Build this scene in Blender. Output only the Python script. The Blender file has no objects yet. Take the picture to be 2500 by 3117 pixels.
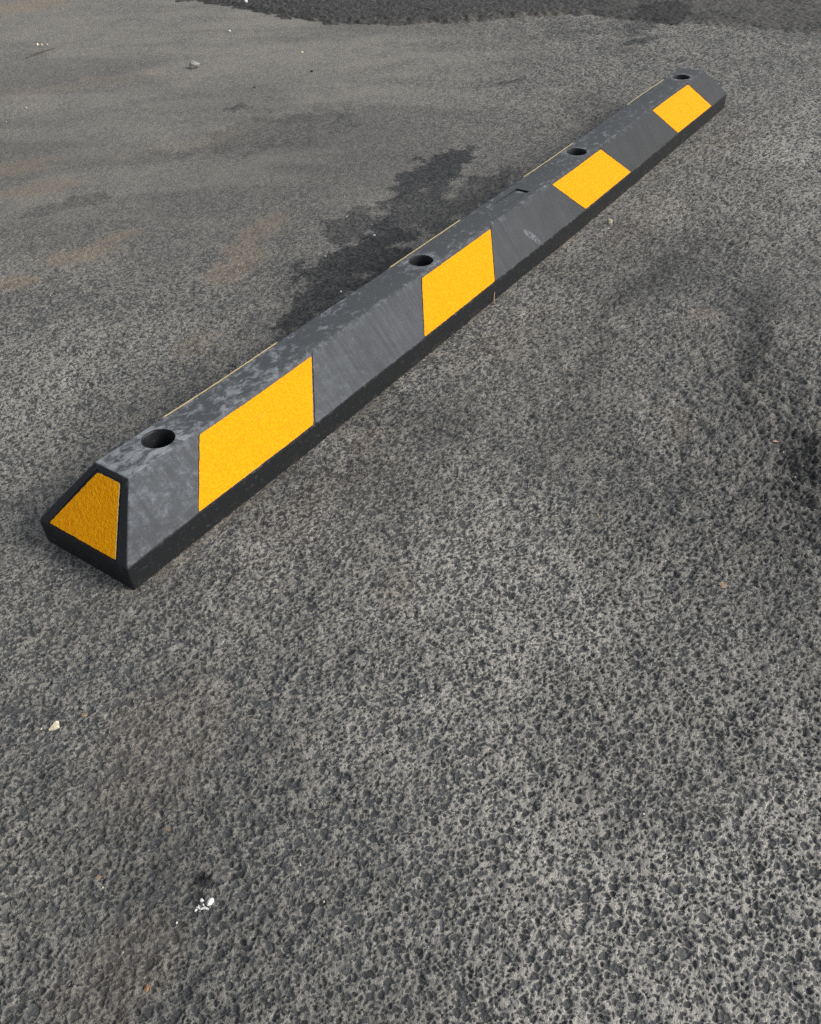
import bpy, bmesh, math, random
import numpy as np
from mathutils import Vector, Matrix

# ------------------------------------------------------------------ camera, light, exposure
scene = bpy.context.scene
col = scene.collection
cam_d = bpy.data.cameras.new('camera')
cam_d.sensor_width = 36.0
cam_d.lens = 2575.61 / 3117.0 * 36.0
cam_d.clip_start, cam_d.clip_end = 0.02, 6000.0
cam = bpy.data.objects.new('camera', cam_d)
col.objects.link(cam)
CR, CU, CF = (.56351, -.82538, -.03462), (.56669, .35573, .74318), (.60109, .43841, -.66819)
CAM = (-.32654, -.67611, .64996)
cam.matrix_world = Matrix(((CR[0], CU[0], -CF[0], CAM[0]), (CR[1], CU[1], -CF[1], CAM[1]),
                           (CR[2], CU[2], -CF[2], CAM[2]), (0, 0, 0, 1)))
scene.camera = cam

SUN_EL = math.radians(34)
SUN_AZ = math.atan2(.42, -.907)            # clockwise from +Y: the sun stands to the right and a little beyond
world = bpy.data.worlds.new('World')
scene.world = world
world.use_nodes = True
wn = world.node_tree
sky = wn.nodes.new('ShaderNodeTexSky')
sky.sky_type = 'NISHITA'
sky.sun_disc = False
sky.sun_elevation = SUN_EL
sky.sun_rotation = SUN_AZ
sky.air_density = 1.0
sky.dust_density = 4.0
sky.ozone_density = 1.0
bg = wn.nodes['Background']
bg.inputs['Strength'].default_value = 0.145
hs = wn.nodes.new('ShaderNodeHueSaturation')      # thin cloud: a paler, greyer sky
hs.inputs['Saturation'].default_value = .38
wn.links.new(sky.outputs[0], hs.inputs['Color'])
wn.links.new(hs.outputs[0], bg.inputs[0])
sun_d = bpy.data.lights.new('sun', 'SUN')
sun_d.energy = 1.45
sun_d.angle = math.radians(16)
sun_d.color = (1.0, .96, .90)
sun = bpy.data.objects.new('sun', sun_d)
col.objects.link(sun)
sdir = Vector((math.sin(SUN_AZ) * math.cos(SUN_EL), math.cos(SUN_AZ) * math.cos(SUN_EL), math.sin(SUN_EL)))
sun.rotation_euler = sdir.to_track_quat('Z', 'Y').to_euler()
vs = scene.view_settings
vs.view_transform = 'Standard'
vs.look = 'None'
vs.gamma = 1.0
vs.use_curve_mapping = False
vs.exposure = 0.24
scene.cycles.use_denoising = False
scene.cycles.max_bounces = 5
scene.cycles.diffuse_bounces = 3
scene.cycles.glossy_bounces = 2

rng = np.random.default_rng(7)
random.seed(7)

# ------------------------------------------------------------------ numpy noise
def hsh(ix, iy, seed):
    h = (ix.astype(np.int64) * 374761393 + iy.astype(np.int64) * 668265263 + seed * 974634777) & 0xFFFFFFFF
    h = ((h ^ (h >> 13)) * 1274126177) & 0xFFFFFFFF
    h = ((h ^ (h >> 16)) * 2246822519) & 0xFFFFFFFF
    return ((h ^ (h >> 15)) & 0xFFFFFF).astype(np.float32) / 16777216.0

def vnoise(x, y, seed):
    ix, iy = np.floor(x), np.floor(y)
    fx, fy = (x - ix).astype(np.float32), (y - iy).astype(np.float32)
    ix, iy = ix.astype(np.int64), iy.astype(np.int64)
    fx = fx * fx * (3 - 2 * fx); fy = fy * fy * (3 - 2 * fy)
    a, b = hsh(ix, iy, seed), hsh(ix + 1, iy, seed)
    c, d = hsh(ix, iy + 1, seed), hsh(ix + 1, iy + 1, seed)
    return (a + (b - a) * fx) * (1 - fy) + (c + (d - c) * fx) * fy

def fbm(x, y, freq, seed, octs=3, gain=.5):
    s, a, t = 0, 1.0, 0
    for o in range(octs):
        c, sn = math.cos(.6 + o), math.sin(.6 + o)
        s = s + a * vnoise((x * c - y * sn) * freq + 17.3 * o, (x * sn + y * c) * freq - 9.1 * o, seed + o)
        t += a; a *= gain; freq *= 2.03
    return s / t

def worley(x, y, cell, seed):
    gx, gy = x / cell, y / cell
    ix, iy = np.floor(gx).astype(np.int64), np.floor(gy).astype(np.int64)
    d1 = np.full(x.shape, 9.0, np.float32); d2 = d1.copy(); rid = np.zeros(x.shape, np.float32)
    for ox in (-1, 0, 1):
        for oy in (-1, 0, 1):
            cx, cy = ix + ox, iy + oy
            px = cx + .5 + (hsh(cx, cy, seed) - .5) * .95
            py = cy + .5 + (hsh(cx, cy, seed + 1) - .5) * .95
            dd = np.sqrt((gx - px) ** 2 + (gy - py) ** 2).astype(np.float32)
            near = dd < d1
            d2 = np.where(near, d1, np.minimum(d2, dd))
            rid = np.where(near, hsh(cx, cy, seed + 2), rid)
            d1 = np.where(near, dd, d1)
    return d1, d2, rid

def sst(a, b, v):
    t = np.clip((v - a) / (b - a), 0, 1)
    return t * t * (3 - 2 * t)

def blob(x, y, cx, cy, rx, ry, ang):
    c, s = math.cos(ang), math.sin(ang)
    u, v = ((x - cx) * c + (y - cy) * s) / rx, (-(x - cx) * s + (y - cy) * c) / ry
    return np.exp(-(u * u + v * v))

# ------------------------------------------------------------------ block measures (metres)
L, W, H, HB, T, EI = 1.83, .1448, .0907, .0316, .0535, .0629
BY, BZ = -.0021, -.0064            # the block bows a little with the ground it lies on
HOLES = (.1294, .6535, L - .6535, L - .1294)

def bow(x):
    return 4 * x * (L - x) / L ** 2

FX, FY = math.sin(.9406), math.cos(.9406)      # ground axes used only to grade the tessellation
RX, RY = math.cos(.9406), -math.sin(.9406)

def macro_z(x, y):
    b = np.clip(bow(x), 0, 1)
    z = -.0009 + BZ * b * np.exp(-(y / .45) ** 2)
    away = np.maximum(sst(.08, .34, np.abs(y)), np.maximum(sst(.02, .3, -x), sst(.02, .3, x - L)))
    z = z + away * ((fbm(x, y, 2.2, 50, 3) - .5) * .013)
    z = z - .011 * blob(x, y, .59, -.61, .11, .055, .35)
    return z

# ------------------------------------------------------------------ material helpers
def new_mat(name):
    m = bpy.data.materials.new(name); m.use_nodes = True
    nt = m.node_tree
    return m, nt, nt.nodes['Principled BSDF']

class NG:
    def __init__(s, nt): s.nt = nt
    def _in(s, sock, v):
        if isinstance(v, bpy.types.NodeSocket): s.nt.links.new(v, sock)
        elif v is not None:
            if sock.type == 'RGBA' and len(v) == 3: v = (*v, 1)
            sock.default_value = v
    def math(s, op, a, b=None, c=None, clamp=False):
        n = s.nt.nodes.new('ShaderNodeMath'); n.operation = op; n.use_clamp = clamp
        for i, v in enumerate((a, b, c)): s._in(n.inputs[i], v)
        return n.outputs[0]
    def mix(s, f, a, b, blend='MIX'):
        n = s.nt.nodes.new('ShaderNodeMix'); n.data_type = 'RGBA'; n.blend_type = blend; n.clamp_factor = True
        s._in(n.inputs[0], f); s._in(n.inputs[6], a); s._in(n.inputs[7], b)
        return n.outputs[2]
    def ramp(s, v, lo, hi, a=0.0, b=1.0):
        n = s.nt.nodes.new('ShaderNodeMapRange'); n.interpolation_type = 'SMOOTHSTEP'
        s._in(n.inputs[0], v)
        for i, q in enumerate((lo, hi, a, b)): n.inputs[i + 1].default_value = q
        return n.outputs[0]
    def noise(s, vec, scale, detail=3, rough=.55, dist=0.0):
        n = s.nt.nodes.new('ShaderNodeTexNoise')
        s._in(n.inputs['Vector'], vec); n.inputs['Scale'].default_value = scale
        n.inputs['Detail'].default_value = detail; n.inputs['Roughness'].default_value = rough
        n.inputs['Distortion'].default_value = dist
        return n.outputs[0]
    def voronoi(s, vec, scale, feature='F1', out=0):
        n = s.nt.nodes.new('ShaderNodeTexVoronoi'); n.feature = feature
        s._in(n.inputs['Vector'], vec); n.inputs['Scale'].default_value = scale
        return n.outputs[out]
    def mapping(s, vec, scale=(1, 1, 1), rot=(0, 0, 0), loc=(0, 0, 0)):
        n = s.nt.nodes.new('ShaderNodeMapping')
        s._in(n.inputs[0], vec); n.inputs[1].default_value = loc; n.inputs[2].default_value = rot; n.inputs[3].default_value = scale
        return n.outputs[0]
    def attr(s, name):
        n = s.nt.nodes.new('ShaderNodeAttribute'); n.attribute_name = name
        return n.outputs['Fac']
    def coord(s, out='Object'):
        return s.nt.nodes.new('ShaderNodeTexCoord').outputs[out]
    def sep(s, vec):
        n = s.nt.nodes.new('ShaderNodeSeparateXYZ'); s._in(n.inputs[0], vec); return n.outputs
    def bump(s, h, strength, dist, normal=None):
        n = s.nt.nodes.new('ShaderNodeBump')
        n.inputs['Strength'].default_value = strength; n.inputs['Distance'].default_value = dist
        s._in(n.inputs['Height'], h)
        if normal is not None: s._in(n.inputs['Normal'], normal)
        return n.outputs[0]

def asphalt_material(name, matrix, stone_a, stone_b, scale):
    m, nt, bs = new_mat(name); g = NG(nt)
    P = g.coord()
    fine = g.attr('fine')
    # where the sheet is coarse (far from the block) the same aggregate pattern comes from the shader
    st_sh = g.ramp(g.noise(P, scale * 1.5, 2, .5), .42, .58)
    tone_sh = g.noise(P, scale * .8, 1)
    sd = g.math('ADD', g.attr('stone'), g.math('MULTIPLY', g.math('SUBTRACT', g.noise(P, 420, 3, .6), .5), .17))
    stone = g.mix(fine, st_sh, g.ramp(sd, -.035, .035))
    tone = g.mix(fine, tone_sh, g.attr('tone'))
    grain = g.noise(P, 900, 3, .65)
    grain2 = g.noise(P, 330, 3, .6)
    stonef = g.math('ADD', stone, g.math('MULTIPLY', g.math('SUBTRACT', grain2, .5), .30), clamp=True)
    c_st = g.mix(tone, stone_a, stone_b)
    pale = g.attr('pale')
    c_mx = g.mix(grain, g.mix(pale, [v * .26 for v in matrix], [v * .85 for v in matrix]), g.mix(pale, [v * .50 for v in matrix], [v * 1.40 for v in matrix]))
    # fine web of grit ridges between the crumbs of binder
    wv = nt.nodes.new('ShaderNodeTexNoise'); wv.inputs['Scale'].default_value = 260; wv.inputs['Detail'].default_value = 2
    nt.links.new(P, wv.inputs['Vector'])
    va = nt.nodes.new('ShaderNodeVectorMath'); va.operation = 'MULTIPLY_ADD'
    nt.links.new(wv.outputs['Color'], va.inputs[0]); va.inputs[1].default_value = (.005, .005, .005); nt.links.new(P, va.inputs[2])
    wd = g.voronoi(va.outputs[0], 290, 'DISTANCE_TO_EDGE')
    web = g.ramp(wd, .17, .02)
    c_mx = g.mix(1.0, c_mx, g.mix(web, (.80, .805, .81), (1.28, 1.27, 1.24)), 'MULTIPLY')
    c_st = g.mix(g.math('MULTIPLY', web, .10), c_st, c_mx)
    # dusty film over everything
    c = g.mix(stonef, c_mx, c_st)
    dust = g.attr('dust')
    dv = g.attr('dustv')
    dcol = g.mix(1.0, g.mix(dv, (.082, .082, .079), (.215, .205, .182)), g.mix(grain, (.74, .74, .74), (1.26, 1.26, 1.26)), 'MULTIPLY')
    c = g.mix(g.math('MULTIPLY', dust, g.ramp(grain2, .25, .7, .65, 1.0)), c, dcol)
    c = g.mix(g.math('MULTIPLY', g.attr('tan'), g.ramp(grain2, .25, .65, .45, 1.0)), c, g.mix(1.0, g.mix(.5, c, (.19, .185, .175)), (1.15, 1.0, .83), 'MULTIPLY'))
    c = g.mix(g.attr('stain'), c, g.mix(1.0, c, (.12, .133, .152), 'MULTIPLY'))
    sp = g.ramp(g.noise(P, 520, 1, .5), .80, .84)
    c = g.mix(g.math('MULTIPLY', sp, .55), c, (.33, .32, .29))
    nt.links.new(c, bs.inputs['Base Color'])
    nt.links.new(g.ramp(g.attr('stain'), 0, 1, .74, .60), bs.inputs['Roughness'])
    bs.inputs['Specular IOR Level'].default_value = .40
    hgt = g.math('ADD', g.math('ADD', g.math('MULTIPLY', grain2, .6), g.math('MULTIPLY', grain, .35)), g.math('MULTIPLY', web, .35))
    nt.links.new(g.bump(hgt, .8, .0012), bs.inputs['Normal'])
    return m

MAT_ASPHALT = asphalt_material('weathered_asphalt', (.280, .272, .247), (.021, .0255, .031), (.080, .085, .089), 150)
MAT_OVERLAY = asphalt_material('fresh_asphalt', (.075, .074, .070), (.016, .017, .019), (.10, .10, .095), 80)

def fset(me, name, arr):
    a = me.attributes.new(name, 'FLOAT', 'POINT')
    a.data.foreach_set('value', np.ascontiguousarray(arr, np.float32).ravel())

def grid_mesh(name, X, Y, Z, keep=None):
    nr, nc = X.shape
    me = bpy.data.meshes.new(name)
    co = np.stack([X, Y, Z], -1).astype(np.float32).reshape(-1)
    i = np.arange(nr * nc).reshape(nr, nc)
    q = np.stack([i[:-1, :-1], i[:-1, 1:], i[1:, 1:], i[1:, :-1]], -1).reshape(-1, 4)
    if keep is not None: q = q[keep[:-1, :-1].ravel()]
    me.vertices.add(nr * nc); me.vertices.foreach_set('co', co)
    me.loops.add(q.size); me.loops.foreach_set('vertex_index', q.astype(np.int32).ravel())
    me.polygons.add(len(q)); me.polygons.foreach_set('loop_start', np.arange(0, q.size, 4, dtype=np.int32))
    me.polygons.foreach_set('use_smooth', np.ones(len(q), bool))
    me.update(calc_edges=True)
    return me

# ------------------------------------------------------------------ the asphalt ground, one sheet to the horizon
def build_ground():
    d = [.08]
    while d[-1] < 3.95: d.append(d[-1] + .0015 * (d[-1] + .3))
    nfine = len(d)
    st = .012
    while d[-1] < 400: d.append(d[-1] + st); st *= 1.22
    back, st = [.08], .004
    while back[-1] > -400: back.append(back[-1] - st); st *= 1.3
    d = np.array(back[:0:-1] + d)
    nb = len(back) - 1
    s = np.linspace(-1, 1, 760)
    o, st = [1.0], .006
    while o[-1] < 80: o.append(o[-1] + st); st *= 1.35
    o = np.array(o[1:])
    s = np.concatenate([-o[::-1], s, o])
    hw = 1.28 * .485 * (np.maximum(d, .08) * .744 + .434)
    D = np.repeat(d[:, None], len(s), 1)
    LL = hw[:, None] * s[None, :]
    X = CAM[0] + D * FX + LL * RX
    Y = CAM[1] + D * FY + LL * RY
    fine = sst(1.0, .97, np.abs(s))[None, :] * (sst(.08, .10, d) * sst(3.95, 3.8, d))[:, None]
    Z = macro_z(X, Y)
    # aggregate: two sizes of stone sunk in pale fines, outlines bent by noise
    wx = X + (fbm(X, Y, 190, 11, 2) - .5) * .0050
    wy = Y + (fbm(X, Y, 190, 21, 2) - .5) * .0050
    a1, a2, t1 = worley(wx, wy, .0068, 31)
    b1, b2, t2 = worley(wx, wy, .0037, 41)
    patch = fbm(X, Y, 9, 61, 3)                     # patches with more or less fines
    patch2 = fbm(X, Y, 34, 66, 2)
    pn = .05 * (.5 - patch) * 2 + .08 * (.5 - patch2) * 2
    r1 = .12 + .50 * ((t1 * 9.7) % 1) ** 1.3 + pn
    r2 = .20 + .40 * ((t2 * 6.1) % 1) + pn
    m1 = np.minimum(r1 - a1, .55 * (a2 - a1) - .045)
    m2 = np.minimum(r2 - b1, .55 * (b2 - b1) - .05)
    big = sst(-.09, .10, m1) * (t1 > .42)
    sml = sst(-.06, .11, m2)
    # keep the small stones clear of the big ones
    sml = sml * (1 - sst(.18, -.02, a1 - r1) * (t1 > .42))
    stone = np.maximum(big, .92 * sml)
    clear = sst(.18, -.02, a1 - r1) * (t1 > .42)
    sdf = np.maximum(np.where(t1 > .42, m1, -.3), np.clip(m2, -.3, .3) * .62 - .4 * clear)
    sdf = np.clip(sdf, -.3, .3)
    tone = np.where(big > .3, (t1 * 7.3) % 1, (t2 * 5.7) % 1)
    # surface character
    upleft = sst(1.0, 1.9, D) * sst(.65, -.25, LL)
    rough = np.clip(.95 + .6 * (patch - .5) + .9 * blob(X, Y, .60, -.60, .26, .16, .4) - .55 * upleft, .25, 2.2)
    near_block = sst(.12, .06, np.abs(Y)) * sst(-.04, .0, X) * sst(L + .04, L, X)
    rel = (-.00085 * big * (.6 + .6 * t1) - .00050 * sml * (.5 + .8 * t2)
           + .00022 * sst(.1, .4, m1) + .0013 * (fbm(X, Y, 230, 73, 2) - .5) * (1 - .6 * stone) + .0004)
    rel = rel + .0018 * (fbm(X, Y, 55, 71, 2) - .5) * (.4 + .6 * rough)
    Z = Z + rel * rough * fine * 2.3 * (1 - .6 * near_block)
    # dirt, dust, stains, regional tone and painted shading, each with its own place and outline on the ground
    nz1 = fbm(X, Y, 16, 81, 4, .6)
    nz2 = fbm(X, Y, 5, 86, 4)
    stretch = fbm(LL * .55, D * 1.5, 4.5, 91, 4)
    dust = .10 + .62 * upleft + .08 * sst(.45, .7, nz2)
    dust = dust + .30 * blob(X, Y, 2.02, .75, .3, .3, 0) * sst(.3, .65, nz1) + .25 * sst(.35, .65, nz1) * upleft
    dustv = .30 + .52 * sst(.36, .66, stretch) + .18 * (nz1 - .5) + .20 * sst(1.9, 3.2, D) * sst(.8, -.4, LL)
    dustv = dustv + .42 * blob(X, Y, 1.55, 1.06, .62, .16, -.80) + .40 * blob(X, Y, 1.62, 2.05, .7, .35, -.6) + .55 * blob(X, Y, 1.80, 2.62, .40, .30, -.6)
    dustv = dustv - .25 * blob(X, Y, 1.10, .62, .30, .16, -.4) - .20 * blob(X, Y, 1.05, 1.30, .30, .10, -.7)
    dustv = np.clip(dustv, 0, 1)
    pale = .50 + .30 * (nz2 - .5) + .35 * (nz1 - .5)
    for cx, cy, rx, ry, an, k in ((.05, -.69, .30, .24, 0, .50), (.20, -.49, .22, .14, .8, .30), (.235, -.32, .13, .09, .5, .22), (1.55, -.30, .45, .12, 0, .55),
                                  (.72, -.10, .40, .05, 0, .28), (.20, .36, .20, .14, .6, .30), (0, -.36, .12, .08, .6, .12), (.14, -.15, .10, .05, .2, .22),
                                  (-.20, -.20, .16, .16, 0, -.14), (-.28, -.33, .10, .10, 0, -.12), (.405, -.18, .18, .07, .2, -.16), (.58, -.58, .16, .09, .4, -.40),  # last blob paints the slope shading of the dip into the tone
                                  (.36, -.68, .12, .07, .5, -.22), (.99, -.27, .24, .05, -.1, -.36), (.86, -.46, .22, .07, .3, -.32), (-.15, -.50, .09, .07, .5, -.28),  # the two long blobs paint shading of the uneven ground
                                  (-.17, -.33, .12, .08, .6, -.22), (.42, -.36, .12, .07, .6, -.14), (.9, .15, .9, .07, 0, -.25)):  # last blob paints the block's soft shadow band into the ground colour
        pale = pale + k * blob(X, Y, cx, cy, rx, ry, an)
    pale = np.clip(pale + .75 * (fbm(X, Y, 120, 121, 3, .6) - .5), 0, 1)
    tan = np.zeros_like(X)
    for cx, cy, rx, ry, an, k in ((.497, .649, .065, .036, -.55, .85), (.608, .639, .05, .022, -.35, .8), (.379, .649, .06, .03, -.5, .75),
                                  (.396, .241, .045, .035, .2, .45), (.676, .99, .12, .05, -.6, .6), (.72, 1.14, .11, .06, -.5, .65),
                                  (1.793, 2.545, .22, .15, -.6, .9), (.881, -.367, .03, .025, 0, .45), (.62, .36, .08, .05, .2, .60),
                                  (.76, .43, .12, .05, .3, .60), (.28, .12, .05, .03, .3, .35), (-.12, -.24, .10, .06, .5, .22),
                                  (.35, -.12, .035, .02, 0, .4), (1.25, 1.5, .25, .07, -.7, .35), (1.02, .9, .16, .05, -.5, .25),
                                  (.16, -.30, .035, .02, .6, .3), (.58, -.45, .035, .025, .6, .3), (-.26, -.36, .05, .04, .2, .3)):
        e = blob(X, Y, cx, cy, rx, ry, an)
        tan = np.maximum(tan, min(1.0, 1.25 * k) * sst(.24, .60, e * .85 + (nz1 - .5) * .9))
    stain = np.zeros_like(X)  # real stains, plus slope shading painted dark at the right
    nz3 = fbm(X, Y, 26, 95, 5, .68)
    for cx, cy, rx, ry, an, k in ((1.208, .319, .10, .055, .15, .85), (1.115, .314, .12, .05, .1, .8), (.984, .252, .11, .06, .3, .7),
                                  (.857, .294, .09, .05, .4, .6), (.80, .19, .14, .07, .25, .9), (.715, .20, .12, .07, .3, .85),
                                  (.60, .165, .12, .05, .3, .8), (.686, .279, .045, .022, .2, .7), (1.05, .18, .22, .06, 0, .6), (.92, .22, .28, .07, .2, .7), (.50, .13, .10, .035, .3, .55),
                                  (2.317, .335, .09, .035, -.4, .75), (2.50, .40, .16, .05, .1, .6), (2.175, .165, .045, .02, -.4, .55),
                                  (1.795, .473, .05, .012, -.5, .5), (.66, .846, .11, .035, -.5, .35), (1.286, .98, .05, .03, -.5, .45),
                                  (1.20, .78, .22, .12, -.3, .30), (.585, -.605, .10, .045, .35, .75),  # last blob is no stain: slope shading of the dip, painted dark
                                  (.99, -.262, .20, .022, -.12, .50), (.87, -.455, .20, .025, .25, .45), (1.14, -.30, .12, .02, -.2, .35),  # long streaks: shading of the undulations painted into the colour
                                  (-.183, -.359, .006, .009, .3, .95), (-.1795, -.3665, .003, .004, .3, .9), (-.196, -.362, .006, .004, .3, .7)):
        e = blob(X, Y, cx, cy, rx, ry, an)
        stain = np.maximum(stain, sst(.04, .28, e) * k * sst(.34, .58, e * .95 + (nz1 - .5) * .6 + (nz3 - .5) * 1.6))
    cont = sst(.020, .0, np.abs(np.abs(Y) - W / 2 - .004)) * sst(-.02, .0, X) * sst(L + .02, L, X)
    tan = np.maximum(tan, .55 * cont * sst(.35, .65, nz3))
    stain = np.maximum(stain, .30 * sst(.52, .72, nz2 * (1 - .6 * upleft)))
    me = grid_mesh('asphalt_ground', X, Y, Z)
    fset(me, 'stone', sdf); fset(me, 'tone', tone); fset(me, 'dust', np.clip(dust, 0, 1) * (1 - .8 * stain))
    fset(me, 'pale', pale); fset(me, 'dustv', dustv); fset(me, 'tan', np.clip(tan, 0, 1)); fset(me, 'stain', np.clip(stain, 0, 1)); fset(me, 'fine', fine + 0 * X)
    me.materials.append(MAT_ASPHALT)
    ob = bpy.data.objects.new('asphalt_ground', me)
    ob['kind'] = 'structure'; ob['label'] = 'weathered grey asphalt ground with dark stones in pale fines'
    col.objects.link(ob)
    return ob
build_ground()

# newer, coarser and darker asphalt laid over the old at the far edge
def build_overlay():
    ed = np.array([(-6, 7.4), (-2.5, 5.1), (-1.5, 4.25), (-.829, 3.62), (-.571, 3.39), (-.303, 3.235), (-.181, 3.14), (.073, 3.08), (.262, 3.05),
                   (.452, 3.045), (.647, 3.03), (.892, 2.86), (1.108, 2.75), (1.244, 2.69), (2.0, 2.45), (6, 1.6)])
    l = np.concatenate([-1.6 - np.geomspace(.02, 4.4, 26)[::-1], np.linspace(-1.6, 1.9, 640), 1.9 + np.geomspace(.02, 4.1, 26)])
    t = np.concatenate([np.linspace(-.09, .75, 200), .75 + np.geomspace(.02, 30, 40)])
    Lg = np.repeat(l[None, :], len(t), 0)
    jag = .04 + (vnoise(l * 5, l * 0, 6) - .5) * .08
    D = np.interp(l, ed[:, 0], ed[:, 1])[None, :] + jag[None, :] + t[:, None]
    X = CAM[0] + D * FX + Lg * RX
    Y = CAM[1] + D * FY + Lg * RY
    tt = np.repeat(t[:, None], len(l), 1) + (fbm(X, Y, 22, 201, 4, .65) - .5) * .12
    a1, a2, t1 = worley(X, Y, .0125, 205)
    b1, b2, t2 = worley(X, Y, .007, 215)
    fine = np.where(np.abs(Lg) < 1.85, 1.0, 0) * np.where(t[:, None] < .75, 1.0, 0)
    thick = (.010 - .006 * sst(.4, 1.0, Lg)) * sst(-.03, .03, tt) + .010 * (fbm(X, Y, 6, 9, 3) - .5) * sst(0, .3, tt) - .012 * sst(-.02, -.06, tt)
    lump = (.0060 * sst(.75, .1, a1) * (.3 + .7 * t1) + .0022 * sst(.7, .1, b1) * t2) * sst(-.05, .0, tt) * fine
    Z = macro_z(X, Y) + thick + lump - .001
    me = grid_mesh('asphalt_overlay', X, Y, Z)
    fset(me, 'stone', .5 * (a2 - a1) - .09); fset(me, 'tone', (t1 * 3 + t2) % 1)
    rt = sst(.35, .95, Lg + .5 * (fbm(X, Y, 5, 251, 3) - .5)); fset(me, 'pale', .12 + .6 * rt); fset(me, 'dustv', .35 + 0 * X); fset(me, 'dust', .10 * sst(.5, .75, fbm(X, Y, 6, 221, 3)) + .50 * rt * sst(.2, .6, fbm(X, Y, 20, 255, 3)) + .15 * sst(.04, -.02, tt)); fset(me, 'tan', .35 * sst(.03, -.01, tt) * sst(.5, .7, fbm(X, Y, 12, 231, 2)))
    fset(me, 'stain', .7 * sst(.4, .6, blob(X, Y, 2.62, .40, .22, .10, .2) + .4 * (fbm(X, Y, 14, 241, 3) - .5))); fset(me, 'fine', fine)
    me.materials.append(MAT_OVERLAY)
    ob = bpy.data.objects.new('asphalt_overlay', me)
    ob['kind'] = 'structure'; ob['label'] = 'coarse dark layer of newer asphalt along the far edge'
    col.objects.link(ob)
build_overlay()

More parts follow.
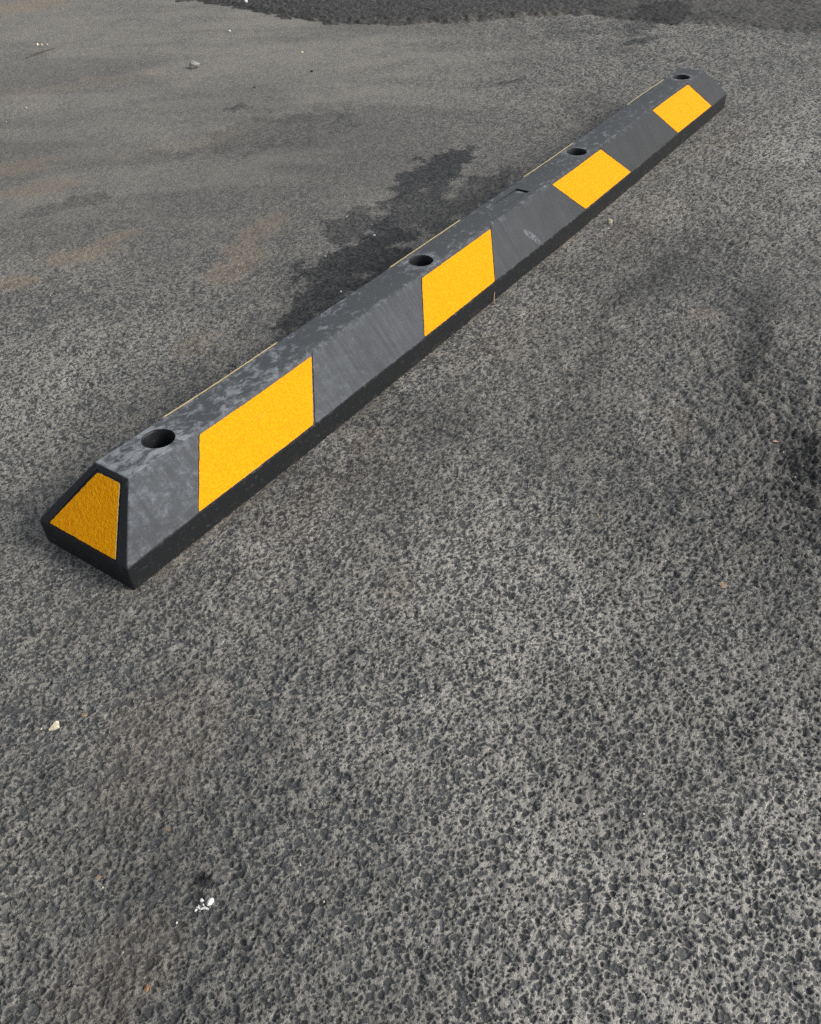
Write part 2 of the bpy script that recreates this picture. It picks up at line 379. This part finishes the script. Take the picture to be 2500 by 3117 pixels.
# ------------------------------------------------------------------ the rubber parking stop
ORG = Vector((L / 2, BY, BZ))
def rubber_material():
    m, nt, bs = new_mat('dusty_black_rubber'); g = NG(nt)
    P = g.coord(); x, y, z = g.sep(P)
    nz = g.sep(g.coord('Normal'))[2]
    nx = g.sep(g.coord('Normal'))[0]
    top = g.ramp(nz, .82, .97)
    endf = g.ramp(g.math('ABSOLUTE', nx), .3, .55)
    slope = g.math('MULTIPLY', g.math('SUBTRACT', g.ramp(nz, .25, .5), top), g.math('SUBTRACT', 1.0, endf), clamp=True)
    sm = g.noise(g.mapping(P, (1, 1.5, 1.5), (0, 0, .25)), 62, 6, .68, .4)
    big = g.noise(P, 9, 3, .5)
    fine = g.noise(P, 420, 3, .6)
    near = g.ramp(x, -.88, -.28, 1.0, .0)
    th = g.math('ADD', sm, g.math('ADD', g.math('MULTIPLY', near, .13), g.math('MULTIPLY', g.math('SUBTRACT', big, .5), .22)))
    smear = g.ramp(th, .54, .74)
    spk = g.ramp(g.noise(P, 190, 2, .5), .66, .74)
    far = g.ramp(x, -.45, .35, 1.0, .34)
    dtop = g.math('ADD', .24, g.math('ADD', g.math('MULTIPLY', smear, .62), g.math('MULTIPLY', spk, .35)), clamp=True)
    hr = None
    for hx in HOLES:
        dd = g.math('SQRT', g.math('ADD', g.math('POWER', g.math('SUBTRACT', x, hx - L / 2), 2.0), g.math('POWER', y, 2.0)))
        hr = dd if hr is None else g.math('MINIMUM', hr, dd)
    ring = g.math('MULTIPLY', g.ramp(hr, .036, .0195), g.ramp(sm, .36, .60))
    dtop = g.math('ADD', dtop, g.math('MULTIPLY', ring, .34), clamp=True)
    cloud = g.noise(g.mapping(P, (1, 2, 2), (0, 0, .3)), 14, 4, .6)
    dsl = g.math('MULTIPLY', far, g.math('ADD', g.math('MULTIPLY', cloud, .40), g.math('ADD', .13, g.math('MULTIPLY', near, g.math('MULTIPLY', g.ramp(sm, .42, .70), .40)))))
    # streaks and scuffs on the slope
    scr = g.ramp(g.noise(g.mapping(P, (60, 9, 9), (.4, .2, .7)), 6, 3, .6), .68, .76)
    dsl = g.math('ADD', dsl, g.math('MULTIPLY', scr, .20))
    rain = g.noise(g.mapping(P, (90, 5, 5), (0, 0, .15)), 1.6, 4, .65)
    dsl = g.math('MULTIPLY', dsl, g.ramp(rain, .28, .72, .72, 1.25))
    fan = g.ramp(g.noise(g.mapping(P, (18, 90, 90), (.5, 0, -.5)), 3.2, 4, .7), .60, .74)
    dsl = g.math('ADD', dsl, g.math('MULTIPLY', fan, .20))
    # one long pale scuff past the middle
    u = g.math('ADD', x, .0185); v = g.math('ADD', y, .060)
    ru = g.math('ADD', g.math('MULTIPLY', u, .78), g.math('MULTIPLY', v, -.62))
    rv = g.math('ADD', g.math('MULTIPLY', u, .62), g.math('MULTIPLY', v, .78))
    e = g.math('ADD', g.math('POWER', g.math('DIVIDE', ru, .021), 2.0), g.math('POWER', g.math('DIVIDE', rv, .0062), 2.0))
    scuff = g.math('MULTIPLY', g.ramp(e, 1.0, .3), g.ramp(g.noise(g.mapping(P, (8, 8, 8)), 40, 3, .7), .42, .62))
    dsl = g.math('ADD', dsl, g.math('MULTIPLY', scuff, .85), clamp=True)
    dsl = g.math('ADD', dsl, g.math('MULTIPLY', g.ramp(g.noise(P, 230, 2, .5), .70, .76), .30), clamp=True)
    dv = g.math('ADD', .012, g.math('MULTIPLY', g.ramp(g.noise(g.mapping(P, (1, 1, 1.6), (0, .5, 0)), 110, 5, .72), .56, .78), .30))
    dust = g.math('ADD', g.math('MULTIPLY', top, dtop), g.math('MULTIPLY', slope, dsl))
    rest = g.math('SUBTRACT', 1.0, g.math('ADD', top, slope), clamp=True)
    dust = g.math('ADD', dust, g.math('MULTIPLY', rest, dv), clamp=True)
    # rubbed pale edges
    z0 = g.math('ADD', z, g.math('MULTIPLY', g.math('POWER', g.math('DIVIDE', x, L / 2), 2.0), BZ))
    ay = g.math('ABSOLUTE', y)
    def edge_d(yy, zz):
        return g.math('SQRT', g.math('ADD', g.math('POWER', g.math('SUBTRACT', ay, yy), 2.0), g.math('POWER', g.math('SUBTRACT', z0, zz), 2.0)))
    rub = g.ramp(g.noise(P, 75, 5, .7), .46, .66)
    e1 = g.math('MULTIPLY', g.ramp(edge_d(T / 2, H), .0085, .001), rub)
    e2 = g.math('MULTIPLY', g.ramp(edge_d(W / 2, HB), .0040, .0008), g.ramp(g.noise(P, 110, 4, .7), .50, .66))
    dust = g.math('ADD', dust, g.math('ADD', g.math('MULTIPLY', e1, .34), g.math('MULTIPLY', e2, .30)), clamp=True)
    dust = g.math('MULTIPLY', dust, g.ramp(fine, .2, .7, .75, 1.12), clamp=True)
    dcol = g.mix(top, (.178, .194, .216), (.25, .268, .286))
    c = g.mix(dust, (.0115, .0128, .0142), dcol)
    mud = g.math('MULTIPLY', g.ramp(z, .02, -.005), g.ramp(g.noise(P, 60, 3, .6), .5, .7))
    c = g.mix(g.math('MULTIPLY', mud, .22), c, (.12, .10, .075))
    nt.links.new(c, bs.inputs['Base Color'])
    nt.links.new(g.ramp(dust, 0, .5, .50, .85), bs.inputs['Roughness'])
    bs.inputs['Specular IOR Level'].default_value = .22
    h = g.math('ADD', g.math('MULTIPLY', fine, .4), g.math('MULTIPLY', sm, .6))
    nt.links.new(g.bump(h, .35, .0010), bs.inputs['Normal'])
    return m
MAT_RUBBER = rubber_material()

def sticker_material(name, deep, sc=330, bmp=.6):
    m, nt, bs = new_mat(name); g = NG(nt)
    P = g.coord()
    n1 = g.noise(P, sc, 2, .5, .8)
    n2 = g.noise(P, 24, 4, .6)
    c = g.mix(g.ramp(n1, .36, .62), (.74 * deep, .285 * deep, .0004), (.81 * deep, .345 * deep, .0005))
    c = g.mix(g.math('MULTIPLY', g.ramp(n2, .56, .74), .40), c, (.78 * deep, .25 * deep, .002))
    grime = g.math('MULTIPLY', g.ramp(g.noise(g.mapping(P, (1, 3, 3), (0, 0, .4)), 30, 5, .7), .60, .78), .28)
    c = g.mix(grime, c, (.30, .17, .06))
    spot = g.ramp(g.noise(P, 150, 2, .5), .745, .80)
    c = g.mix(g.math('MULTIPLY', spot, .55), c, (.30, .10, .01))
    nt.links.new(c, bs.inputs['Base Color'])
    bs.inputs['Roughness'].default_value = .62
    bs.inputs['Specular IOR Level'].default_value = .08
    nt.links.new(g.bump(n1, bmp, .0013), bs.inputs['Normal'])
    return m
MAT_STICK = sticker_material('yellow_reflective_sheet', 1.0)
MAT_STICK_END = sticker_material('pebbled_yellow_sheet', 1.0, 250, 1.0)
mr, nt_, b_ = new_mat('sheet_edge')
gg = NG(nt_)
nt_.links.new(gg.mix(gg.noise(gg.coord(), 300, 2), (.30, .235, .10), (.44, .37, .19)), b_.inputs['Base Color'])
b_.inputs['Roughness'].default_value = .7
MAT_EDGE = mr

def bowed(p):
    b = bow(p[0])
    wy = .0005 * math.sin(p[0] * 9.1 + 1) + .0004 * math.sin(p[0] * 17.3)
    wz = .0004 * math.sin(p[0] * 12.7 + 2) + .0003 * math.sin(p[0] * 21.1)
    return Vector((p[0], p[1] + BY * b + wy, p[2] + BZ * b + wz * p[2] / H)) - ORG

root = bpy.data.objects.new('parking_stop', None)
root.empty_display_size = .2
root.location = ORG
root['label'] = 'long black rubber parking stop with yellow reflective patches lying across the asphalt'
root['category'] = 'parking stop'
col.objects.link(root)

def side_pt(x, t, s=-1, off=0.0):
    y = W / 2 + (T / 2 - W / 2) * t
    n = Vector((0, s * (H - HB), (W - T) / 2)).normalized()
    return Vector((x, s * y, HB + (H - HB) * t)) + n * off
def end_pt(y, t, off=0.0):
    n = Vector((-(H - HB), 0, EI)).normalized()
    return Vector((EI * t, y, HB + (H - HB) * t)) + n * off

def prism(bm, a, b):
    va, vb = [bm.verts.new(p) for p in a], [bm.verts.new(p) for p in b]
    n = len(a)
    bm.faces.new(va); bm.faces.new(vb[::-1])
    for i in range(n): bm.faces.new((va[i], vb[i], vb[(i + 1) % n], va[(i + 1) % n]))

# sheets: (x top-left, x top-right, x bottom-right, x bottom-left) on a side
S1 = (.1632, .3612, .3036, .1051); S2 = (.612, .810, .7529, .5535)
mir = lambda q: (L - q[1], L - q[0], L - q[3], L - q[2])
SIDE = [S1, S2, mir(S2), mir(S1)]
# measured patch corners sit within a couple of millimetres of the mirrored pattern
DEPTH = .0011
def make_body():
    bm = bmesh.new()
    lv = [(-W / 2, 0, 0), (-W / 2, HB, 0), (-T / 2, H, EI)]
    rings = []
    for y, z, e in lv:
        rings.append([bm.verts.new(p) for p in ((e, y, z), (L - e, y, z), (L - e, -y, z), (e, -y, z))])
    bm.faces.new(rings[0][::-1]); bm.faces.new(rings[2])
    for a, b in zip(rings[:-1], rings[1:]):
        for i in range(4): bm.faces.new((a[i], a[(i + 1) % 4], b[(i + 1) % 4], b[i]))
    bmesh.ops.recalc_face_normals(bm, faces=bm.faces)
    eds = [e for e in bm.edges if max(v.co.z for v in e.verts) > .001]
    bmesh.ops.bevel(bm, geom=eds, offset=.0026, segments=3, profile=.6, affect='EDGES')
    for i in range(1, 90):
        bmesh.ops.bisect_plane(bm, geom=bm.verts[:] + bm.edges[:] + bm.faces[:], plane_co=(L * i / 90, 0, 0), plane_no=(1, 0, 0))
    me = bpy.data.meshes.new('body'); bm.to_mesh(me); bm.free()
    # cutters
    def cut(me, build):
        cb = bmesh.new(); build(cb)
        bmesh.ops.recalc_face_normals(cb, faces=cb.faces)
        bmesh.ops.triangulate(cb, faces=[f for f in cb.faces if len(f.verts) == 4])
        cm = bpy.data.meshes.new('tmp'); cb.to_mesh(cm); cb.free()
        co = bpy.data.objects.new('tmp', cm); col.objects.link(co)
        bo = bpy.data.objects.new('tmpb', me); col.objects.link(bo)
        md = bo.modifiers.new('b', 'BOOLEAN'); md.operation = 'DIFFERENCE'; md.solver = 'EXACT'; md.object = co
        dg = bpy.context.evaluated_depsgraph_get(); dg.update()
        res = bpy.data.meshes.new_from_object(bo.evaluated_get(dg))
        if not len(res.polygons): print('EMPTY CUT', build.__name__)
        bpy.data.objects.remove(bo); bpy.data.objects.remove(co); bpy.data.meshes.remove(cm); bpy.data.meshes.remove(me)
        return res
    def holes(cb):
        for hx in HOLES:
            r = .0188
            ring = [(hx + r * math.cos(a), r * math.sin(a)) for a in np.linspace(0, 2 * math.pi, 40, endpoint=False)]
            prism(cb, [(p[0], p[1], -.02) for p in ring], [(p[0], p[1], .15) for p in ring])
    me = cut(me, holes)
    def pockets(cb):
        for s in (-1, 1):
            for q in SIDE:
                k = .0016
                sl = (q[0] - q[3]) / .955
                t0, t1 = .012, 1.04
                def xe(xb, slope, t): return xb + slope * t
                l0, r0 = q[3] - k, q[2] + k
                c = [(xe(l0, sl, t0), t0), (xe(r0, sl, t0), t0), (xe(r0, sl, t1), t1), (xe(l0, sl, t1), t1)]
                if s > 0: c = [(x, min(t, .90)) for x, t in c]
                prism(cb, [side_pt(x, t, s, -DEPTH) for x, t in c], [side_pt(x, t, s, .006) for x, t in c])
        c = [(-.0565, .02), (.0565, .02), (.0205, .925), (-.0205, .925)]
        prism(cb, [end_pt(y, t, -DEPTH) for y, t in c], [end_pt(y, t, .006) for y, t in c])
    me = cut(me, pockets)
    def plaque(cb):
        a = [(.868, -.0128, H - .0001), (.966, -.0128, H - .0020), (.966, .0112, H - .0020), (.868, .0118, H - .0001)]
        prism(cb, a, [(p[0], p[1], H + .01) for p in a])
    me = cut(me, plaque)
    def slot(cb):
        a = [(.963, -.0128), (.9665, -.0128), (.9665, .0112), (.963, .0112)]
        prism(cb, [(x, y, H - .005) for x, y in a], [(x, y, H + .009) for x, y in a])
    me = cut(me, slot)
    bm = bmesh.new(); bm.from_mesh(me)
    bmesh.ops.triangulate(bm, faces=[f for f in bm.faces if len(f.verts) > 4])
    for v in bm.verts:                              # moulded edges are never quite true
        p = v.co.copy(); q = np.array([[p.x * 46 + p.y * 31, p.z * 60 + 3.1], [p.x * 52 - p.y * 37, p.z * 47 + 8.2]])
        n = vnoise(q[:, 0], q[:, 1], 77) - .5
        p.y += float(n[0]) * .0008; p.z += float(n[1]) * .0008 * min(1, p.z / .02)
        v.co = bowed(p)
    for f in bm.faces: f.smooth = True
    bm.to_mesh(me); bm.free()
    me.set_sharp_from_angle(angle=math.radians(32))
    me.name = 'body'
    me.materials.clear(); me.materials.append(MAT_RUBBER)
    return me
def part(name, me, label=None):
    o = bpy.data.objects.new(name, me); o.parent = root
    if label: o['label'] = label
    col.objects.link(o)
    return o
part('body', make_body())

def sheet(fn, corners, thick, n_off):
    """a thin sheet with a ragged cut edge; fn maps (a, b, off) to the block"""
    pts = []
    for i in range(4):
        p, q = np.array(corners[i]), np.array(corners[(i + 1) % 4])
        ln = (fn(*q) - fn(*p)).length
        n = max(4, int(ln / .0028))
        for k in range(n):
            f = k / n
            c = p + (q - p) * f
            j = .00035 if k else -.0004
            w = fn(*c)
            cen = fn(*(np.mean(np.array(corners), 0)))
            pts.append((c, random.uniform(-1, 1) * j if k else -.0006))
    cen = np.mean(np.array(corners), 0)
    bm = bmesh.new()
    topv, botv = [], []
    for c, j in pts:
        w = fn(*c); dirn = (w - fn(*cen)).normalized()
        topv.append(bm.verts.new(bowed(fn(*c, n_off + thick) + dirn * j)))
        botv.append(bm.verts.new(bowed(fn(*c, n_off) + dirn * j)))
    f = bm.faces.new(topv); f.material_index = 0
    n = len(topv)
    for i in range(n):
        f = bm.faces.new((topv[i], botv[i], botv[(i + 1) % n], topv[(i + 1) % n])); f.material_index = 1
    bmesh.ops.triangulate(bm, faces=[f for f in bm.faces if len(f.verts) > 4])
    bmesh.ops.recalc_face_normals(bm, faces=bm.faces)
    me = bpy.data.meshes.new('reflective_patch'); bm.to_mesh(me); bm.free()
    me.materials.append(MAT_STICK); me.materials.append(MAT_EDGE)
    return me
FIX = [((.1632, .3600), (.3024, .1051)), ((.612, .8095), (.7532, .5535)), ((1.019, 1.2175), (1.2775, 1.0765)), ((1.4685, 1.6665), (1.7245, 1.526))]
for i in range(4):
    (a, b), (c, d_) = FIX[i]
    me = sheet(lambda x, t, off=0.0: side_pt(x, t, -1, off), [(a, .943), (b, .943), (c, .018), (d_, .018)], .0013, -DEPTH + .0001)
    part('reflective_patch', me)
for i in range(4):
    (a, b), (c, d_) = FIX[i]
    me = sheet(lambda x, t, off=0.0: side_pt(x, t, 1, off), [(a, 1.0), (b, 1.0), (c, .018), (d_, .018)], .0013, -.0006)
    part('reflective_patch', me, 'yellow patch on the far side, only its pale top edge showing')
me = sheet(lambda y, t, off=0.0: end_pt(y, t, off), [(.0165, .893), (-.0178, .893), (-.0530, .035), (.0540, .035)], .0013, -DEPTH + .0001)
me.materials[0] = MAT_STICK_END
part('reflective_patch', me, 'tapered yellow patch on the near sloping end')

# hole linings
def lining(hx):
    bm = bmesh.new(); n = 40; rows = []
    for r, z in ((.0186, H - .0010), (.0176, H - .0030), (.0172, .02), (.0172, .001), (.0187, .001)):
        rows.append([bm.verts.new(bowed(Vector((hx + r * math.cos(a), r * math.sin(a), z)))) for a in np.linspace(0, 2 * math.pi, n, endpoint=False)])
    for a, b in zip(rows[:-1], rows[1:]):
        for i in range(n): bm.faces.new((a[i], a[(i + 1) % n], b[(i + 1) % n], b[i])).smooth = True
    bmesh.ops.recalc_face_normals(bm, faces=bm.faces)
    bmesh.ops.reverse_faces(bm, faces=bm.faces)
    me = bpy.data.meshes.new('bolt_hole'); bm.to_mesh(me); bm.free()
    me.materials.append(MAT_RUBBER)
    return me
for hx in HOLES: part('bolt_hole', lining(hx))

# ------------------------------------------------------------------ loose things on the ground
def stone_mat(name, a, b, sc=260):
    m, nt, bs = new_mat(name); g = NG(nt); P = g.coord()
    nt.links.new(g.mix(g.ramp(g.noise(P, sc, 4, .6), .35, .65), a, b), bs.inputs['Base Color'])
    bs.inputs['Roughness'].default_value = .8
    nt.links.new(g.bump(g.noise(P, sc * 3, 3, .6), .5, .0006), bs.inputs['Normal'])
    return m
M_GREY = stone_mat('grey_stone', (.17, .175, .165), (.34, .345, .32), 120)
M_CREAM = stone_mat('cream_stone', (.50, .42, .28), (.72, .66, .52), 200)
M_TAN = stone_mat('tan_stone', (.16, .12, .07), (.30, .24, .15))
M_WHITE = stone_mat('white_chalk', (.62, .63, .60), (.80, .81, .78))
M_RUST = stone_mat('rust_stone', (.16, .075, .03), (.30, .17, .08))
M_BARK = stone_mat('dark_twig', (.04, .035, .03), (.09, .08, .068))
M_STRAW = stone_mat('dry_straw', (.24, .15, .08), (.36, .26, .16))
M_LEAF = stone_mat('dry_leaf', (.17, .105, .06), (.34, .26, .17), 300)
M_YLEAF = stone_mat('yellow_leaf', (.58, .38, .07), (.72, .58, .22), 300)
M_DARK = stone_mat('dark_stone', (.02, .022, .02), (.05, .05, .045))
M_SKIN = stone_mat('pink_leaf', (.42, .24, .16), (.66, .46, .36), 300)

def gz(x, y):
    return float(macro_z(np.array([x]), np.array([y]))[0])

def tag(o, label, cat, group=None):
    o['label'] = label; o['category'] = cat
    if group: o['group'] = group

def hull_mesh(name, size, seed, n=22, mat=M_GREY, flat=.0):
    r = random.Random(seed); bm = bmesh.new()
    for i in range(n):
        v = Vector((r.gauss(0, 1), r.gauss(0, 1), r.gauss(0, 1))).normalized() * r.uniform(.86, 1.0)
        bm.verts.new((v.x * size[0] / 2, v.y * size[1] / 2, max(v.z, -.75 + flat) * size[2] / 2))
    res = bmesh.ops.convex_hull(bm, input=bm.verts[:])
    bmesh.ops.delete(bm, geom=[g for g in res['geom_interior'] if isinstance(g, bmesh.types.BMVert)], context='VERTS')
    bmesh.ops.bevel(bm, geom=bm.edges[:], offset=min(size) * .045, segments=1, affect='EDGES')
    bmesh.ops.recalc_face_normals(bm, faces=bm.faces)
    me = bpy.data.meshes.new(name); bm.to_mesh(me); bm.free(); me.materials.append(mat)
    return me

def stone(name, x, y, size, rz, mat, label, seed, cat='pebble', group=None, n=22, tilt=(0, 0)):
    me = hull_mesh(name, size, seed, n, mat)
    o = bpy.data.objects.new(name, me)
    lo = min(v.co.z for v in me.vertices)
    o.location = (x, y, gz(x, y) - lo - .0006)
    o.rotation_euler = (tilt[0], tilt[1], rz)
    tag(o, label, cat, group); col.objects.link(o)
    return o

VIEW = .9406
def ang(deg):                       # a bearing in the picture's ground frame turned into world
    return math.radians(deg) - VIEW
stone('stone', 1.492, 1.338, (.036, .030, .026), ang(20), M_GREY, 'grey angular stone lying alone on pale dusty asphalt', 3, 'stone', n=16)
stone('pebble', 1.1134, -.1087, (.009, .011, .011), ang(60), M_CREAM, 'cream pebble beside the far half of the rubber stop', 4)
stone('pebble', 1.0748, -.1217, (.0042, .0042, .004), 0, M_WHITE, 'tiny round white pebble next to the cream pebble', 5)
stone('pebble', -.2786, -.2334, (.0055, .0050, .004), ang(-30), M_GREY, 'small grey pebble at the left edge of the asphalt', 6)
stone('pebble', -.2624, -.3772, (.0048, .0070, .0045), ang(10), M_RUST, 'rusty brown pebble low in the dark foreground', 8, n=14)
stone('pebble', -.1334, -.1531, (.0085, .0062, .004), ang(30), M_TAN, 'flat tan brown pebble beside the white triangular chip', 9, n=10)
stone('pebble', -.1643, -.1314, (.0040, .0024, .002), ang(40), M_CREAM, 'small yellowish pebble left of the white triangular chip', 10)

def prism_thing(name, x, y, outline, h, mat, label, cat, rz=0, tilt=(0, 0), lift=0.0, group=None, taper=.8):
    bm = bmesh.new()
    r = random.Random(int(x * 1e5) & 0xffff)
    prism(bm, [(p[0], p[1], -.0006) for p in outline], [(p[0] * taper, p[1] * taper, h * r.uniform(.75, 1.15)) for p in outline])
    bmesh.ops.recalc_face_normals(bm, faces=bm.faces)
    bmesh.ops.bevel(bm, geom=bm.edges[:], offset=h * .12, segments=1, affect='EDGES')
    me = bpy.data.meshes.new(name); bm.to_mesh(me); bm.free(); me.materials.append(mat)
    o = bpy.data.objects.new(name, me); o.location = (x, y, gz(x, y) + lift); o.rotation_euler = (*tilt, rz)
    tag(o, label, cat, group); col.objects.link(o)
    return o
prism_thing('stone_chip', -.156, -.1404, [(-.0055, -.0050), (.0045, -.0022), (.0016, .0058), (-.0012, .0040)], .0034, M_CREAM,
            'white triangular stone chip on dark asphalt at left', 'stone chip', ang(0), (.12, -.1), .0004)

# crumbled white lump and its crumbs
stone('white_crumb', -.1930, -.3722, (.0054, .0080, .0046), ang(-35), M_WHITE, 'largest elongated lump of crumbled white material in the foreground', 21, 'crumb', 'white crumbs in the foreground', 34)
stone('white_crumb', -.1955, -.3655, (.0040, .0036, .003), ang(10), M_WHITE, 'smaller white crumb just left of the largest white lump', 22, 'crumb', 'white crumbs in the foreground', 26)
def scatter(name, items, label, mats):
    bm = bmesh.new()
    for (x, y, sz, mi, sd) in items:
        r = random.Random(sd); vs_ = []
        for k in range(9):
            v = Vector((r.gauss(0, 1), r.gauss(0, 1), r.gauss(0, 1))).normalized()
            vs_.append(bm.verts.new((x + v.x * sz / 2 * r.uniform(.5, 1.5), y + v.y * sz / 2 * r.uniform(.5, 1.3), gz(x, y) + (v.z * .32 + .2) * sz)))
        f0 = set(bm.faces)
        res = bmesh.ops.convex_hull(bm, input=vs_)
        for f in bm.faces:
            if f not in f0: f.material_index = mi
        bmesh.ops.delete(bm, geom=[g for g in res['geom_interior'] if isinstance(g, bmesh.types.BMVert)], context='VERTS')
    me = bpy.data.meshes.new(name); bm.to_mesh(me); bm.free()
    for m in mats: me.materials.append(m)
    o = bpy.data.objects.new(name, me); o['kind'] = 'stuff'; o['label'] = label; o['category'] = 'grit'
    col.objects.link(o)
r = random.Random(5)
items = []
for k in range(26):
    a, q = r.gauss(0, .0028), r.gauss(0, .0011)
    items.append((-.2005 + a * RX + q * FX, -.3690 + a * RY + q * FY, r.uniform(.0008, .0027), 0, k))
scatter('white_crumbs', items, 'fine white crumbs scattered below the largest white lump', [M_WHITE])
items = []
k = 0
while len(items) < 210:
    k += 1
    d_ = .2 + 3.2 * r.random() ** 1.4
    l_ = r.uniform(-1, 1) * .52 * (d_ * .744 + .434)
    x, y = CAM[0] + d_ * FX + l_ * RX, CAM[1] + d_ * FY + l_ * RY
    if -.02 < x < L + .02 and abs(y) < .085: continue
    items.append((x, y, r.uniform(.0010, .0021) * (1 + .45 * d_ * r.random()), r.choice((0, 0, 1, 1, 2, 3, 3, 4)), k))
for k in range(70):
    x = r.uniform(.0, L)
    items.append((x, BY * bow(x) - W / 2 - abs(r.gauss(0, .006)) - .0015, r.uniform(.0010, .0026), r.choice((1, 2, 2, 3, 4, 4)), 900 + k))
scatter('grit', items, 'tiny pale and dark grit strewn over the asphalt', [M_WHITE, M_CREAM, M_TAN, M_GREY, M_DARK])

# named small bits
for x, y, s, m, lab, sd in ((2.147, 1.738, .020, M_WHITE, 'small white pebble on the dark far asphalt layer', 31), (1.8545, 1.5436, .013, M_WHITE, 'white pebble in front of the dark far asphalt layer', 32),
                            (1.0193, 1.4728, .008, M_CREAM, 'pale pebble near the left edge of the upper asphalt', 33), (1.763, 1.1655, .010, M_CREAM, 'pale pebble right of the grey angular stone', 34),
                            (1.6194, 1.0104, .011, M_DARK, 'dark pebble farther right of the grey angular stone', 35), (1.432, 1.0545, .009, M_DARK, 'dark pebble nearest the grey angular stone', 36),
                            (.8532, .2372, .006, M_WHITE, 'white speck of stone inside the dark wet stain', 37), (.6494, .1563, .0055, M_WHITE, 'white speck beside the stop at the lower end of the stain', 38),
                            (.7384, .2598, .0050, M_CREAM, 'pale speck on the left border of the dark stain', 39)):
    o = stone('pebble', x, y, (s, s * .75, s * .6), sd, m, lab, sd)
    if x > 2.1: o.location.z += .012
# three pale crumbs above the twig
for i, (x, y, s, lab) in enumerate(((1.455, 1.997, .011, 'leftmost of three pale yellow crumbs above the twig'), (1.459, 1.980, .011, 'middle of three pale yellow crumbs above the twig'),
                                    (1.472, 1.971, .008, 'rightmost and smallest of three pale crumbs above the twig'))):
    stone('crumb', x, y, (s, s * .6, s * .9), i, M_CREAM, lab, 60 + i, 'crumb', 'pale crumbs above the twig')

def tube(name, pts, rad, mat, label, cat):
    bm = bmesh.new(); rows = []
    for i, p in enumerate(pts):
        p = Vector(p); t = (Vector(pts[min(i + 1, len(pts) - 1)]) - Vector(pts[max(i - 1, 0)])).normalized()
        a = t.cross(Vector((0, 0, 1)) if abs(t.z) < .9 else Vector((1, 0, 0))).normalized(); b = t.cross(a)
        rows.append([bm.verts.new(p + (a * math.cos(q) + b * math.sin(q)) * rad[i]) for q in np.linspace(0, 2 * math.pi, 7, endpoint=False)])
    for u, v in zip(rows[:-1], rows[1:]):
        for i in range(7): bm.faces.new((u[i], u[(i + 1) % 7], v[(i + 1) % 7], v[i])).smooth = True
    bm.faces.new(rows[0]); bm.faces.new(rows[-1][::-1])
    bmesh.ops.recalc_face_normals(bm, faces=bm.faces)
    me = bpy.data.meshes.new(name); bm.to_mesh(me); bm.free(); me.materials.append(mat)
    o = bpy.data.objects.new(name, me); tag(o, label, cat); col.objects.link(o)
    return o
tw = []
for i in range(9):
    f = i / 8; x = 1.338 + .116 * f + .004 * math.sin(f * 7); y = 1.9064 + .0125 * f + .004 * math.sin(f * 4)
    tw.append((x, y, gz(x, y) + .0015))
tube('twig', tw, [.0006, .0016, .0022, .0026, .0025, .0022, .0018, .0014, .0006], M_BARK, 'thin dark twig lying on the pale asphalt at upper left', 'twig')
zz = gz(.7422, -.0815)
tube('grass_blade', [(.7405, -.0815, zz), (.743, -.0785, zz + .006), (.7475, -.0760, zz + .012), (.751, -.0755, zz + .0165)], [.0011, .0012, .0009, .0003], M_STRAW,
     'short dry orange grass blade leaning against the base of the stop', 'grass blade')
tube('straw', [(.1345, -.006, .004), (.137, -.004, .022), (.1385, -.003, .036)], [.0008, .0008, .0006], M_STRAW, 'thin straw standing inside the nearest bolt hole', 'straw')

def leaf(name, x, y, lobes, size, mat, label, rz=0.0):
    bm = bmesh.new(); r = random.Random(int(abs(x) * 1e4))
    c1, c0 = bm.verts.new((0, 0, size * .28)), bm.verts.new((0, 0, size * .20))
    n = len(lobes); up, dn = [], []
    for i, (deg, ln) in enumerate(lobes):
        a = math.radians(deg)
        h = r.uniform(.05, .45) * size
        up.append(bm.verts.new((ln * size * math.cos(a), ln * size * math.sin(a), h + .0004)))
        dn.append(bm.verts.new((ln * size * math.cos(a), ln * size * math.sin(a), h - .0002)))
    for i in range(n):
        j = (i + 1) % n
        bm.faces.new((c1, up[i], up[j])); bm.faces.new((c0, dn[j], dn[i])); bm.faces.new((up[i], dn[i], dn[j], up[j]))
    bmesh.ops.recalc_face_normals(bm, faces=bm.faces)
    me = bpy.data.meshes.new(name); bm.to_mesh(me); bm.free(); me.materials.append(mat)
    o = bpy.data.objects.new(name, me); o.location = (x, y, gz(x, y)); o.rotation_euler = (0, 0, rz)
    tag(o, label, 'leaf'); col.objects.link(o)
leaf('leaf_fragment', .3668, -.4348, [(0, .9), (25, .45), (60, .7), (100, 1.15), (115, .35), (170, .8), (200, .4), (240, .95), (270, .35), (310, 1.25), (330, .4)], .0036, M_YLEAF,
     'tiny yellow star shaped leaf fragment on grey asphalt', ang(20))
leaf('leaf_fragment', .3346, -.5860, [(10, .8), (60, .9), (100, .5), (160, 1.4), (200, .6), (260, .7), (310, .9)], .0062, M_LEAF,
     'brown curled leaf scrap near the right side of the asphalt', ang(0))
leaf('leaf_fragment', .6139, -.5550, [(0, 1.0), (40, .4), (90, .6), (150, 1.1), (180, .5), (230, .6), (300, .7)], .0062, M_SKIN,
     'pinkish leaf scrap beside the dark dip at the right edge', ang(-20))
leaf('leaf_fragment', -.1692, -.3011, [(0, .9), (70, .5), (150, 1.0), (220, .5), (290, .8)], .0026, M_STRAW,
     'minute golden leaf flake above the white crumbs', ang(0))
leaf('leaf_fragment', -.2276, -.2846, [(0, 1.2), (80, .5), (180, 1.2), (260, .5)], .0026, M_STRAW,
     'minute golden leaf flake left of the white crumbs', ang(10))
